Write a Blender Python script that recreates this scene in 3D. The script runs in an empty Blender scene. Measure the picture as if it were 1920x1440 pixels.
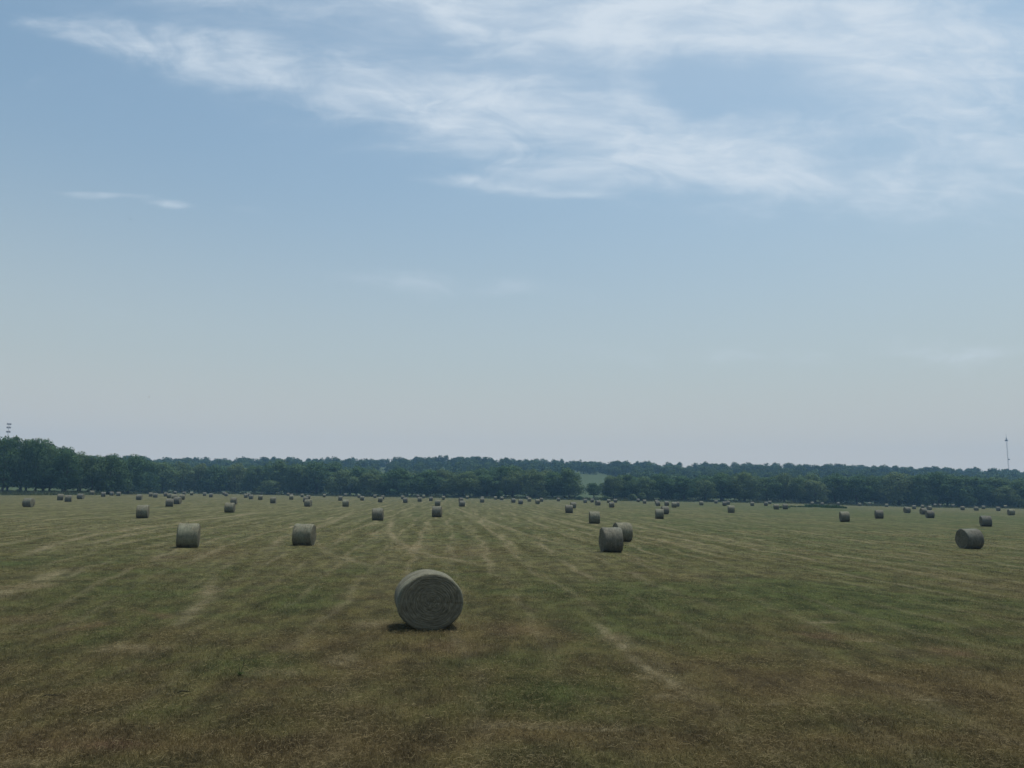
import bpy, math, random
import numpy as np
from mathutils import Matrix, Vector

random.seed(7)
RNG = np.random.default_rng(11)
S = bpy.context.scene
COL = S.collection
PI = math.pi

# ------------------------------------------------------------------ helpers
def mesh_from(name, V, F, mats=(), smooth=False, attrs=None):
    """V (n,3) array, F (m,k) array with constant k, or a list of such arrays"""
    me = bpy.data.meshes.new(name)
    V = np.asarray(V, np.float32)
    Fs = F if isinstance(F, list) else [F]
    Fs = [np.asarray(f, np.int32) for f in Fs if len(f)]
    me.vertices.add(len(V)); me.vertices.foreach_set('co', V.ravel())
    loops = np.concatenate([f.ravel() for f in Fs])
    sizes = np.concatenate([np.full(len(f), f.shape[1], np.int32) for f in Fs])
    starts = np.concatenate([[0], np.cumsum(sizes)[:-1]]).astype(np.int32)
    me.loops.add(len(loops)); me.loops.foreach_set('vertex_index', loops)
    me.polygons.add(len(sizes)); me.polygons.foreach_set('loop_start', starts)
    me.polygons.foreach_set('loop_total', sizes)
    if smooth:
        me.polygons.foreach_set('use_smooth', np.ones(len(sizes), bool))
    for k, a in (attrs or {}).items():
        at = me.attributes.new(k, 'FLOAT', 'POINT'); at.data.foreach_set('value', np.asarray(a, np.float32))
    for m in mats: me.materials.append(m)
    me.update(calc_edges=True); me.validate()
    return me

def link(name, me, parent=None):
    o = bpy.data.objects.new(name, me); COL.objects.link(o)
    if parent is not None: o.parent = parent
    return o

def thing(name, label, cat, loc=(0, 0, 0), rotz=0.0, group=None):
    o = bpy.data.objects.new(name, None); COL.objects.link(o)
    o.empty_display_size = 0.3
    o.location = loc; o.rotation_euler = (0, 0, rotz)
    tag(o, label, cat, group)
    return o

def tag(o, label=None, cat=None, group=None, kind=None):
    if label: o['label'] = label
    if cat: o['category'] = cat
    if group: o['group'] = group
    if kind: o['kind'] = kind
    return o

class MB:
    """collects tubes / boxes / loops into one mesh"""
    def __init__(s): s.V = []; s.F4 = []; s.F3 = []; s.n = 0
    def add(s, V, F4=(), F3=()):
        V = np.asarray(V, float); s.V.append(V)
        if len(F4): s.F4.append(np.asarray(F4, int) + s.n)
        if len(F3): s.F3.append(np.asarray(F3, int) + s.n)
        s.n += len(V)
    def tube(s, pts, rad, k=6, cap=True):
        pts = [Vector(p) for p in pts]; rings = []
        for i, p in enumerate(pts):
            d = (pts[min(i + 1, len(pts) - 1)] - pts[max(i - 1, 0)]).normalized()
            a = d.orthogonal().normalized() if i == 0 else (prev - d * prev.dot(d)).normalized()
            prev = a; b = d.cross(a)
            for j in range(k):
                t = 2 * PI * j / k
                rings.append(p + (a * math.cos(t) + b * math.sin(t)) * rad[i])
        F = [[i * k + j, i * k + (j + 1) % k, (i + 1) * k + (j + 1) % k, (i + 1) * k + j]
             for i in range(len(pts) - 1) for j in range(k)]
        V = [tuple(v) for v in rings]; F3 = []
        if cap:
            c = len(V); V += [tuple(pts[0]), tuple(pts[-1])]
            for j in range(k):
                F3 += [[c, (j + 1) % k, j], [c + 1, (len(pts) - 1) * k + j, (len(pts) - 1) * k + (j + 1) % k]]
        s.add(V, F, F3)
    def box(s, c, h, rz=0.0):
        c = np.asarray(c, float); h = np.asarray(h, float)
        V = np.array([[x, y, z] for x in (-1, 1) for y in (-1, 1) for z in (-1, 1)]) * h
        cs, sn = math.cos(rz), math.sin(rz)
        V = np.stack([V[:, 0] * cs - V[:, 1] * sn, V[:, 0] * sn + V[:, 1] * cs, V[:, 2]], 1) + c
        s.add(V, [[0, 1, 3, 2], [4, 6, 7, 5], [0, 4, 5, 1], [2, 3, 7, 6], [0, 2, 6, 4], [1, 5, 7, 3]])
    def mesh(s, name, mats, smooth=False):
        F = []
        if s.F4: F.append(np.concatenate(s.F4))
        if s.F3: F.append(np.concatenate(s.F3))
        return mesh_from(name, np.concatenate(s.V), F, mats, smooth)

def hash2(ix, iy, seed):
    h = (ix.astype(np.int64) * 374761393 + iy.astype(np.int64) * 668265263 + seed * 1442695041) & 0x7fffffff
    h = ((h ^ (h >> 13)) * 1274126177) & 0x7fffffff
    h = (h ^ (h >> 16)) & 0xffff
    return h / 65535.0
def vnoise(x, y, seed=0):
    ix = np.floor(x); iy = np.floor(y); fx = x - ix; fy = y - iy
    fx = fx * fx * (3 - 2 * fx); fy = fy * fy * (3 - 2 * fy)
    a = hash2(ix, iy, seed); b = hash2(ix + 1, iy, seed); c = hash2(ix, iy + 1, seed); d = hash2(ix + 1, iy + 1, seed)
    return (a * (1 - fx) + b * fx) * (1 - fy) + (c * (1 - fx) + d * fx) * fy
def sstep(a, b, x):
    t = np.clip((x - a) / (b - a), 0, 1); return t * t * (3 - 2 * t)

# ------------------------------------------------------------------ camera
FPX, CAMH = 1442.0, 3.58            # focal length in photo pixels (1920 wide), eye height
HSL = 0.0154                        # the photo leans a little: horizon slope
roll = math.atan(HSL)
pitch = math.atan((921.5 - 720) * math.cos(roll) / FPX)
fwd = Vector((0, math.cos(pitch), math.sin(pitch)))
r0 = Vector((1, 0, 0)); u0 = r0.cross(fwd)
right = r0 * math.cos(roll) + u0 * math.sin(roll)
up = u0 * math.cos(roll) - r0 * math.sin(roll)
cam = bpy.data.cameras.new('camera'); cam.sensor_width = 36; cam.sensor_fit = 'HORIZONTAL'
cam.lens = FPX / 1920 * 36; cam.clip_start = 0.1; cam.clip_end = 9000
co = bpy.data.objects.new('camera', cam); COL.objects.link(co)
M = Matrix((right, up, -fwd)).transposed().to_4x4(); M.translation = (0, 0, CAMH)
co.matrix_world = M
S.camera = co
def ray(px, py):
    d = fwd + right * ((px - 960) / FPX) + up * ((720 - py) / FPX)
    return d / d.y                  # per metre of depth
def horizon_y(px): return 921.5 + HSL * (px - 960)

# ------------------------------------------------------------------ terrain
EX = [0, 120, 200, 260, 330, 440, 600, 800, 950, 1100, 1250, 1400, 1500, 1600, 1750, 1920]
EY = [928.6, 928.4, 928.2, 926.8, 925.4, 926.5, 930, 933, 935.2, 938.2, 940.6, 942.6, 944.4, 948, 951.4, 953.6]   # edge of mown field
ED = [255, 258, 268, 335, 390, 400, 385, 372, 372, 365, 365, 370, 375, 365, 355, 350]
BY = [921.5, 922, 922.2, 922.2, 922.4, 924.6, 928, 930.2, 931.4, 933.6, 936.6, 939.6, 941.6, 944.6, 948.4, 951]   # foot of the trees
SX = [0, 250, 310, 360, 420, 480, 530, 600, 650, 700, 740, 790, 830, 880, 920, 960, 1000, 1050, 1100, 1140, 1190, 1250, 1310,
      1350, 1390, 1440, 1520, 1570, 1620, 1660, 1700, 1760, 1800, 1850, 1900, 1920]
SY = [858, 863, 862, 863, 866, 863, 862, 862, 863, 868, 866, 858, 855, 861, 868, 861, 866, 868, 870, 868, 873, 874, 873, 872, 875, 878,
      871, 873, 877, 878, 881, 880, 882, 883, 886, 887]                      # wooded skyline
RD = 1000.0
ax = lambda X: (np.asarray(X, float) - 960) / FPX
E_d = np.array(ED, float); E_z = CAMH - (np.array(EY) - horizon_y(np.array(EX))) * E_d / FPX
T_d = E_d + 16; T_z = CAMH - (np.array(BY) - horizon_y(np.array(EX))) * T_d / FPX
R_z = CAMH + (horizon_y(np.array(SX)) - np.array(SY)) * RD / FPX - 10.0
R_z = np.convolve(np.pad(R_z, 2, mode='edge'), [.15, .2, .3, .2, .15], 'valid')
def ground(x, y, fine=False):
    x = np.asarray(x, float); y = np.asarray(y, float)
    r = np.hypot(x, y)
    t = np.where(y > 0, x / np.maximum(y, 1e-6), np.sign(x) * 9)
    t = np.clip(t, -0.75, 0.75); d = r / np.sqrt(1 + t * t)
    ed = np.interp(t, ax(EX), E_d); ez = np.interp(t, ax(EX), E_z)
    td = np.interp(t, ax(EX), T_d); tz = np.interp(t, ax(EX), T_z); rz = np.interp(t, ax(SX), R_z)
    front = sstep(-0.4, 0.2, y / np.maximum(r, 1e-6))
    z = ez * sstep(110, ed, d)
    z = z + (tz - ez) * sstep(ed, td + 6, d)
    z = z + (rz - tz) * sstep(td + 25, RD, d)
    z = z - (rz * 0.6) * sstep(RD + 60, 2600, d)
    z = z * front
    if fine:
        b = (vnoise(x / 3.1, y / 3.1, 1) - .5) * .10 + (vnoise(x / 1.1, y / 1.1, 2) - .5) * .06
        b = b + (vnoise(x / .42, y / .42, 3) - .5) * .045 * sstep(60, 25, d)
        z = z + b * sstep(400, 120, d)
    return z
def hit(px, py, dmax=900.0):
    d = ray(px, py); a = 6.0
    ds = np.concatenate([np.arange(6, 100, .25), np.arange(100, dmax, .5)])
    zz = CAMH + d.z * ds - ground(d.x * ds, ds)
    i = np.argmax(zz < 0) if (zz < 0).any() else len(ds) - 1
    lo, hi = ds[max(i - 1, 0)], ds[i]
    for _ in range(30):
        m = (lo + hi) / 2
        if CAMH + d.z * m - float(ground(d.x * m, m)) < 0: hi = m
        else: lo = m
    return Vector((d.x * hi, hi, float(ground(d.x * hi, hi))))

# ------------------------------------------------------------------ node helpers
class NT:
    def __init__(s, tree): s.t = tree; s.n = tree.nodes; s.l = tree.links
    def new(s, typ, **kw):
        n = s.n.new(typ)
        for k, v in kw.items(): setattr(n, k, v)
        return n
    def put(s, sock, v):
        if isinstance(v, bpy.types.NodeSocket): s.l.new(v, sock)
        elif v is not None: sock.default_value = v
    def math(s, op, a, b=None, c=None, clamp=False):
        n = s.new('ShaderNodeMath', operation=op, use_clamp=clamp)
        for i, v in enumerate((a, b, c)):
            if v is not None: s.put(n.inputs[i], v)
        return n.outputs[0]
    def vmath(s, op, a, b=None, out=0):
        n = s.new('ShaderNodeVectorMath', operation=op)
        s.put(n.inputs[0], a)
        if b is not None: s.put(n.inputs[3 if op == 'SCALE' else 1], b)
        return n.outputs[out]
    def noise(s, vec, scale, detail=4, rough=.55, dist=0.0, w=None):
        n = s.new('ShaderNodeTexNoise')
        if w is not None: n.noise_dimensions = '4D'; s.put(n.inputs['W'], w)
        s.put(n.inputs['Vector'], vec); s.put(n.inputs['Scale'], scale); s.put(n.inputs['Detail'], detail)
        s.put(n.inputs['Roughness'], rough); s.put(n.inputs['Distortion'], dist)
        return n.outputs[0]
    def mapping(s, vec, loc=(0, 0, 0), rot=(0, 0, 0), scale=(1, 1, 1), typ='POINT'):
        n = s.new('ShaderNodeMapping', vector_type=typ)
        s.put(n.inputs['Vector'], vec); n.inputs['Location'].default_value = loc
        n.inputs['Rotation'].default_value = rot; n.inputs['Scale'].default_value = scale
        return n.outputs[0]
    def step(s, v, a, b, lo=0.0, hi=1.0, smooth=True):
        n = s.new('ShaderNodeMapRange', interpolation_type='SMOOTHSTEP' if smooth else 'LINEAR')
        s.put(n.inputs[0], v); s.put(n.inputs[1], a); s.put(n.inputs[2], b); s.put(n.inputs[3], lo); s.put(n.inputs[4], hi)
        return n.outputs[0]
    def mix(s, f, a, b, blend='MIX'):
        n = s.new('ShaderNodeMix', data_type='RGBA', blend_type=blend)
        s.put(n.inputs[0], f)
        for i, v in ((6, a), (7, b)):
            s.put(n.inputs[i], v if isinstance(v, bpy.types.NodeSocket) else tuple(v) + (1,))
        return n.outputs[2]
    def sep(s, v):
        n = s.new('ShaderNodeSeparateXYZ'); s.put(n.inputs[0], v); return n.outputs
    def comb(s, x, y, z=0.0):
        n = s.new('ShaderNodeCombineXYZ')
        for i, v in enumerate((x, y, z)): s.put(n.inputs[i], v)
        return n.outputs[0]
    def attr(s, name, out='Fac'):
        n = s.new('ShaderNodeAttribute', attribute_name=name); return n.outputs[out]

def new_mat(name):
    m = bpy.data.materials.new(name); m.use_nodes = True
    m.node_tree.nodes.clear(); nt = NT(m.node_tree)
    out = nt.new('ShaderNodeOutputMaterial')
    return m, nt, out
def principled(nt, out, col, rough=.85, bump=None, bstr=.5, bdist=.02, spec=.2, metal=0.0):
    p = nt.new('ShaderNodeBsdfPrincipled')
    nt.put(p.inputs['Base Color'], col if isinstance(col, bpy.types.NodeSocket) else tuple(col) + (1,))
    nt.put(p.inputs['Roughness'], rough); nt.put(p.inputs['Specular IOR Level'], spec); nt.put(p.inputs['Metallic'], metal)
    if bump is not None:
        b = nt.new('ShaderNodeBump'); nt.put(b.inputs['Height'], bump)
        b.inputs['Strength'].default_value = bstr; b.inputs['Distance'].default_value = bdist
        nt.l.new(b.outputs[0], p.inputs['Normal'])
    nt.l.new(p.outputs[0], out.inputs[0])
    return p

# ------------------------------------------------------------------ field colour (shared by soil, stubble and loose hay)
def gauss2(nt, p2, c, ax_, rot=0.0):
    v = nt.mapping(p2, loc=(c[0], c[1], 0), rot=(0, 0, rot), scale=(ax_[0], ax_[1], 1), typ='TEXTURE')
    d = nt.vmath('DOT_PRODUCT', v, v, out=1)
    return nt.math('EXPONENT', nt.math('MULTIPLY', d, -1.0))
ROWA = math.atan((850 - 960) / FPX)      # the mown rows run away towards this bearing
def field_colour(nt):
    geo = nt.new('ShaderNodeNewGeometry'); P = geo.outputs['Position']
    x, y, z = nt.sep(P)
    p2 = nt.comb(x, y, 0.0)
    n1 = nt.noise(p2, .11, 3); n2 = nt.noise(p2, .55, 4, .6); n3 = nt.noise(p2, 3.2, 4, .65); n4 = nt.noise(p2, 17, 3, .7)
    # rows
    wob = nt.math('MULTIPLY', nt.math('SUBTRACT', nt.noise(p2, .02, 2), .5), 5.0)
    wob2 = nt.math('MULTIPLY', nt.math('SUBTRACT', nt.noise(p2, .18, 3), .5), 1.0)
    perp = nt.math('ADD', nt.math('MULTIPLY', x, math.cos(ROWA)), nt.math('MULTIPLY', y, -math.sin(ROWA)))
    along = nt.math('SUBTRACT', nt.math('MULTIPLY', y, math.cos(ROWA)), nt.math('MULTIPLY', x, -math.sin(ROWA)))
    back = nt.math('MAXIMUM', nt.math('SUBTRACT', 60.0, y), 0.0)          # on the left the rows swing round
    swing = nt.math('MULTIPLY', nt.math('MULTIPLY', nt.math('MULTIPLY', back, back), -.004), nt.step(x, -4, -16))
    perp = nt.math('ADD', perp, swing)
    pw = nt.math('ADD', nt.math('ADD', perp, wob), wob2)
    ph = nt.math('FRACT', nt.math('ADD', nt.math('DIVIDE', pw, 6.2), 0.387))
    tri = nt.math('MULTIPLY', nt.math('ABSOLUTE', nt.math('SUBTRACT', ph, .5)), 2.0)
    rowv = nt.comb(nt.math('MULTIPLY', perp, .45), nt.math('MULTIPLY', along, .045), 0.0)
    brk = nt.noise(rowv, 1.0, 4, .65)
    streak = nt.math('MULTIPLY', nt.step(tri, .90, .995), nt.step(brk, nt.step(y, 15, 60, .50, .40), nt.step(y, 15, 60, .66, .56)))
    streak = nt.math('MULTIPLY', streak, nt.step(n3, .22, .55))
    # thin extra swath lines
    ph2 = nt.math('FRACT', nt.math('DIVIDE', nt.math('ADD', pw, wob2), 2.07))
    tri2 = nt.math('MULTIPLY', nt.math('ABSOLUTE', nt.math('SUBTRACT', ph2, .5)), 2.0)
    thin = nt.math('MULTIPLY', nt.step(tri2, .66, 1.0), nt.step(nt.noise(rowv, 1.7, 4, .6), .42, .62))
    # greenness
    g = nt.math('ADD', nt.math('ADD', nt.math('MULTIPLY', n1, .75), nt.math('MULTIPLY', n2, .55)), nt.math('MULTIPLY', n3, .28))
    for c, a_, r_, w in FIELD_SPOTS:
        g = nt.math('ADD', g, nt.math('MULTIPLY', gauss2(nt, p2, c, a_, r_), w))
    g = nt.math('ADD', g, nt.math('MULTIPLY', nt.step(tri, .0, .6), -.05))
    gm = nt.step(g, .48, 1.08)
    brown = nt.mix(n3, (.068, .052, .023), (.108, .083, .043))
    green = nt.mix(n3, (.044, .053, .018), (.075, .085, .033))
    col = nt.mix(gm, brown, green)
    swv = nt.comb(nt.math('ADD', nt.math('MULTIPLY', perp, .8), nt.math('MULTIPLY', wob, .3)), nt.math('MULTIPLY', along, .05), 0.0)
    sw = nt.noise(swv, 1.0, 4, .65)
    khaki = nt.mix(nt.step(sw, .34, .66), (.074, .076, .030), (.138, .132, .066))
    far = nt.step(y, 11, 60)  # paler with distance: drier field, plus haze and grazing view put into the colour
    fargreen = nt.mix(nt.step(g, .72, 1.05), khaki, (.065, .082, .033))
    col = nt.mix(nt.math('MULTIPLY', far, .9), col, fargreen)
    # dead and green tufts; light and dark of their uneven height painted in
    tuf = nt.noise(nt.comb(nt.math('MULTIPLY', perp, 1.1), nt.math('MULTIPLY', along, .7), 0.0), 1.0, 5, .68)
    tk = nt.step(tuf, .32, .68, .60, 1.36)
    col = nt.mix(1.0, col, nt.comb(tk, tk, nt.math('POWER', tk, .8)), 'MULTIPLY')
    # bare, reddish thin places
    bare = nt.math('MULTIPLY', nt.step(nt.noise(p2, .16, 4, .6, .4), .60, .72), nt.step(y, 60, 20))
    for c, a_, r_, w in BARE_SPOTS:
        bare = nt.math('ADD', bare, nt.math('MULTIPLY', gauss2(nt, p2, c, a_, r_), w))
    bare = nt.math('MULTIPLY', bare, nt.step(n3, .25, .6))
    col = nt.mix(nt.math('MULTIPLY', bare, .6, clamp=True), col, (.155, .098, .062))
    st = nt.math('ADD', nt.math('MULTIPLY', streak, nt.step(y, 14, 60, .10, .55)), nt.math('MULTIPLY', thin, nt.step(y, 15, 50, .16, .55)), clamp=True)
    for c, a_, r_, w in STRAW_SPOTS:
        st = nt.math('ADD', st, nt.math('MULTIPLY', nt.math('MULTIPLY', gauss2(nt, p2, c, a_, r_), w * 1.35), nt.step(n3, .30, .62)), clamp=True)
    if SWATHS:
        jig = nt.new('ShaderNodeTexNoise'); nt.put(jig.inputs['Vector'], p2); jig.inputs['Scale'].default_value = .5; jig.inputs['Detail'].default_value = 4
        q2 = nt.vmath('ADD', p2, nt.vmath('MULTIPLY', nt.vmath('SUBTRACT', jig.outputs['Color'], (.5, .5, .5)), (.55, .55, 0)))
        sw_ = None
        for c, a_, r_, w in SWATHS:
            g_ = nt.math('MULTIPLY', gauss2(nt, q2, c, a_, r_), w); sw_ = g_ if sw_ is None else nt.math('MAXIMUM', sw_, g_)
        st = nt.math('MAXIMUM', st, nt.math('MULTIPLY', nt.math('MULTIPLY', sw_, nt.step(n3, .22, .6)), nt.step(n2, .28, .55)))
    col = nt.mix(st, col, (.240, .205, .126))
    # uncut verge and the hill pasture behind the wood
    edge = nt.attr('pasture')
    past = nt.mix(n2, (.050, .076, .036), (.082, .106, .050))
    col = nt.mix(edge, col, past)
    return col, st, n3, n4, gm, p2

def at(px, py):
    v = hit(px, py); return (v.x, v.y)
def spot(px, py, wpx, w, deep=.5, rot=0.0):
    v = hit(px, py); s = v.y / FPX
    return ((v.x, v.y), (wpx * s, wpx * s * deep * 3), rot, w)
FIELD_SPOTS = [spot(1450, 1120, 330, .34, .25), spot(1150, 1180, 150, .22, .4), spot(560, 1110, 90, .20, .8), spot(480, 1240, 120, .26, .3),
               spot(60, 1050, 120, .22, .6), spot(250, 1110, 120, .16, .4), spot(1050, 1290, 110, .18, .25), spot(1050, 1100, 120, .10, .4),
               spot(1600, 960, 420, .22, 1.2), spot(1330, 985, 200, .10, .8),
               spot(700, 1230, 170, -.16, .3), spot(960, 1180, 110, -.20, .4), spot(140, 1390, 260, -.35, .12), spot(1000, 1370, 260, -.28, .1),
               spot(1600, 1290, 330, -.22, .15), spot(600, 1400, 250, -.22, .1), spot(1650, 1400, 300, -.20, .1), spot(200, 930, 500, -.1, 2)]
BARE_SPOTS = [spot(190, 1395, 95, .9, .10), spot(30, 1160, 60, .5, .4), spot(850, 1215, 70, .55, .25), spot(990, 1180, 60, .5, .3),
              spot(540, 1215, 60, .4, .25), spot(1450, 1210, 60, .35, .25), spot(390, 1040, 60, .5, .8), spot(880, 1035, 70, .5, .6)]
STRAW_SPOTS = [spot(985, 1357, 80, .55, .05), spot(1120, 1362, 60, .55, .05), spot(1215, 1270, 26, .8, .2), spot(1255, 1305, 30, .6, .2),
               spot(640, 1235, 22, .75, .5), spot(700, 1170, 30, .5, .5), spot(1150, 1195, 22, .75, .5), spot(395, 1110, 18, .7, 1.0),
               spot(50, 1100, 50, .7, .25), spot(240, 1215, 55, .6, .2), spot(765, 1027, 28, .8, .6), spot(700, 1000, 14, .5, 1.2),
               spot(1470, 1320, 50, .5, .06), spot(1740, 1315, 40, .5, .06), spot(520, 1260, 50, .35, .15), spot(640, 1290, 25, .6, .06),
               spot(40, 1430, 60, .5, .05), spot(1540, 1165, 30, .6, .1), spot(1620, 1200, 30, .55, .1)]

SWATHS = []
def swath(pts, width, w):
    for (xa, ya), (xb, yb) in zip(pts, pts[1:]):
        a = hit(xa, ya); b = hit(xb, yb); d = b - a
        SWATHS.append((((a.x + b.x) / 2, (a.y + b.y) / 2), (d.length * .62, width), math.atan2(d.y, d.x), w))
swath([(60, 1036), (110, 1019), (190, 1000), (300, 985), (430, 968), (490, 960)], 0.40, 1.00)
swath([(200, 1012), (260, 998), (330, 987)], 0.32, 0.80)
swath([(0, 1118), (60, 1090), (115, 1070)], 0.36, 0.87)
swath([(508, 1024), (540, 1003), (610, 985), (660, 962)], 0.32, 0.87)
swath([(735, 975), (728, 995), (745, 1017), (800, 1040), (880, 1056)], 0.32, 0.94)
swath([(850, 950), (900, 972), (980, 1000), (1050, 1020)], 0.36, 0.72)
swath([(1000, 965), (1080, 985), (1180, 1003), (1330, 1030)], 0.36, 0.72)
swath([(1180, 985), (1300, 1007), (1480, 1030), (1640, 1052)], 0.36, 0.80)
swath([(400, 1085), (388, 1125), (330, 1170)], 0.25, 0.72)
swath([(655, 962), (600, 985), (575, 1003), (620, 1040), (690, 1060)], 0.29, 0.58)
swath([(1120, 1170), (1190, 1235), (1290, 1315)], 0.16, 0.87)
swath([(1560, 1010), (1720, 1022), (1910, 1036)], 0.32, 0.72)
def make_field_material(kind):
    m, nt, out = new_mat('mown_field_' + kind)
    col, st, n3, n4, gm, p2 = field_colour(nt)
    if kind == 'soil':
        shade = nt.step(n4, .25, .75, .55, 1.12)
        col = nt.mix(1.0, col, nt.comb(shade, shade, shade), 'MULTIPLY')
        h = nt.math('ADD', nt.math('MULTIPLY', n3, .7), nt.math('MULTIPLY', n4, .45))
        h = nt.math('ADD', h, nt.math('MULTIPLY', nt.noise(p2, 55, 2, .7), .25))
        principled(nt, out, col, .95, h, .8, .10, .05)
    else:
        r = nt.attr('tint')
        k = nt.step(r, 0, 1, .58, 1.68, smooth=False)
        if kind == 'stubble':
            dry = nt.step(r, .72, 1.0)
            col = nt.mix(nt.math('MULTIPLY', dry, .55), col, (.20, .165, .095))
        else:
            col = nt.mix(nt.step(r, .2, 1.0, .2, .62), col, (.23, .188, .108))
        col = nt.mix(1.0, col, nt.comb(k, k, k), 'MULTIPLY')
        dif = nt.new('ShaderNodeBsdfDiffuse'); nt.put(dif.inputs[0], col)
        tr = nt.new('ShaderNodeBsdfTranslucent'); nt.put(tr.inputs[0], col)
        mx = nt.new('ShaderNodeMixShader'); mx.inputs[0].default_value = .42
        nt.l.new(dif.outputs[0], mx.inputs[1]); nt.l.new(tr.outputs[0], mx.inputs[2]); nt.l.new(mx.outputs[0], out.inputs[0])
    return m
M_SOIL = make_field_material('soil'); M_STUB = make_field_material('stubble'); M_HAY = make_field_material('hay')

# ------------------------------------------------------------------ ground: one sheet, finer close by
def build_ground():
    ang = np.concatenate([np.linspace(-PI, -.86, 36, endpoint=False), np.linspace(-.86, .86, 430, endpoint=False),
                          np.linspace(.86, PI, 36, endpoint=False)])
    rad = [2.5]
    while rad[-1] < 3200: rad.append(rad[-1] * (1.0125 if rad[-1] < 500 else 1.03))
    rad = np.array(rad); A, R = np.meshgrid(ang, rad)
    X = np.sin(A) * R; Y = np.cos(A) * R
    Z = ground(X, Y, True)
    na, nr = len(ang), len(rad)
    V = np.stack([X.ravel(), Y.ravel(), Z.ravel()], 1)
    V = np.concatenate([V, [[0, 0, float(ground(0, .01))]]])
    i, j = np.meshgrid(np.arange(nr - 1), np.arange(na), indexing='ij'); j2 = (j + 1) % na
    F = np.stack([i * na + j, i * na + j2, (i + 1) * na + j2, (i + 1) * na + j], -1).reshape(-1, 4)[:, ::-1]
    c = len(V) - 1; jj = np.arange(na)
    F3 = np.stack([np.full(na, c), (jj + 1) % na, jj], 1)[:, ::-1]
    t = np.clip(np.where(V[:, 1] > 0, V[:, 0] / np.maximum(V[:, 1], 1e-6), np.sign(V[:, 0]) * 9), -.75, .75)
    d = np.hypot(V[:, 0], V[:, 1]) / np.sqrt(1 + t * t)
    ed = np.interp(t, ax(EX), E_d) + (vnoise(V[:, 0] / 14, V[:, 1] / 14, 9) - .5) * 8
    past = sstep(-2, 3, d - ed)
    return tag(link('ground', mesh_from('ground', V, [F, F3], [M_SOIL], True, {'pasture': past})), kind='structure')
build_ground()

# ------------------------------------------------------------------ stubble and loose hay close to the camera (nobody could count it)
def frustum_points(n, d0, d1, power):
    """scatter points on the field in front, denser close by"""
    u = RNG.random(n)
    d = (d0 ** power + u * (d1 ** power - d0 ** power)) ** (1 / power)
    t = (RNG.random(n) * 2 - 1) * .78
    x = t * d + (RNG.random(n) - .5) * 3
    return x, d
def blades(n, d0, d1, power, hmin, hmax, width, lean, clump):
    x, y = frustum_points(n, d0, d1, power)
    # gather in tufts
    k = int(n * .12); cx, cy = x[:k], y[:k]; pick = RNG.integers(0, k, n)
    near = RNG.random(n) < clump
    sp = .05 + .004 * y
    x = np.where(near, cx[pick] + RNG.normal(0, 1, n) * sp, x); y = np.where(near, cy[pick] + RNG.normal(0, 1, n) * sp, y)
    z = ground(x, y, True) - .006
    h = (hmin + (hmax - hmin) * RNG.random(n) ** 2) * (.55 + .9 * vnoise(x / 2.3, y / 2.3, 21)) * (.25 + .75 * sstep(115, 60, y))
    sc = np.maximum(1, y / 22)
    w = width * sc * (.6 + .8 * RNG.random(n)); a = RNG.random(n) * 2 * PI
    la = RNG.random(n) * 2 * PI; ll = lean * h * (.3 + 1.2 * RNG.random(n))
    bx, by = np.cos(a) * w, np.sin(a) * w
    lx, ly = np.cos(la) * ll, np.sin(la) * ll
    P0 = np.stack([x - bx, y - by, z], 1); P1 = np.stack([x + bx, y + by, z], 1)
    mid = np.stack([x + lx * .35, y + ly * .35, z + h * .62], 1); off = np.stack([bx, by, 0 * h], 1) * .7
    top = np.stack([x + lx, y + ly, z + h], 1)
    V = np.stack([P0, P1, mid + off, mid - off, top], 1).reshape(-1, 3)
    b = np.arange(n)[:, None] * 5
    F4 = b + np.array([[0, 1, 2, 3]]); F3 = b + np.array([[3, 2, 4]])
    return V, F4, F3, np.repeat(RNG.random(n), 5)
def build_stubble():
    V, F4, F3, tint = blades(560000, 7.5, 115, -.3, .025, .085, .0034, 1.0, .55)
    me = mesh_from('grass', V, [F4, F3], [M_STUB], False, {'tint': tint})
    tag(link('grass', me), 'short mown grass stubble over the near field', 'grass', kind='stuff')
build_stubble()
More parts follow.
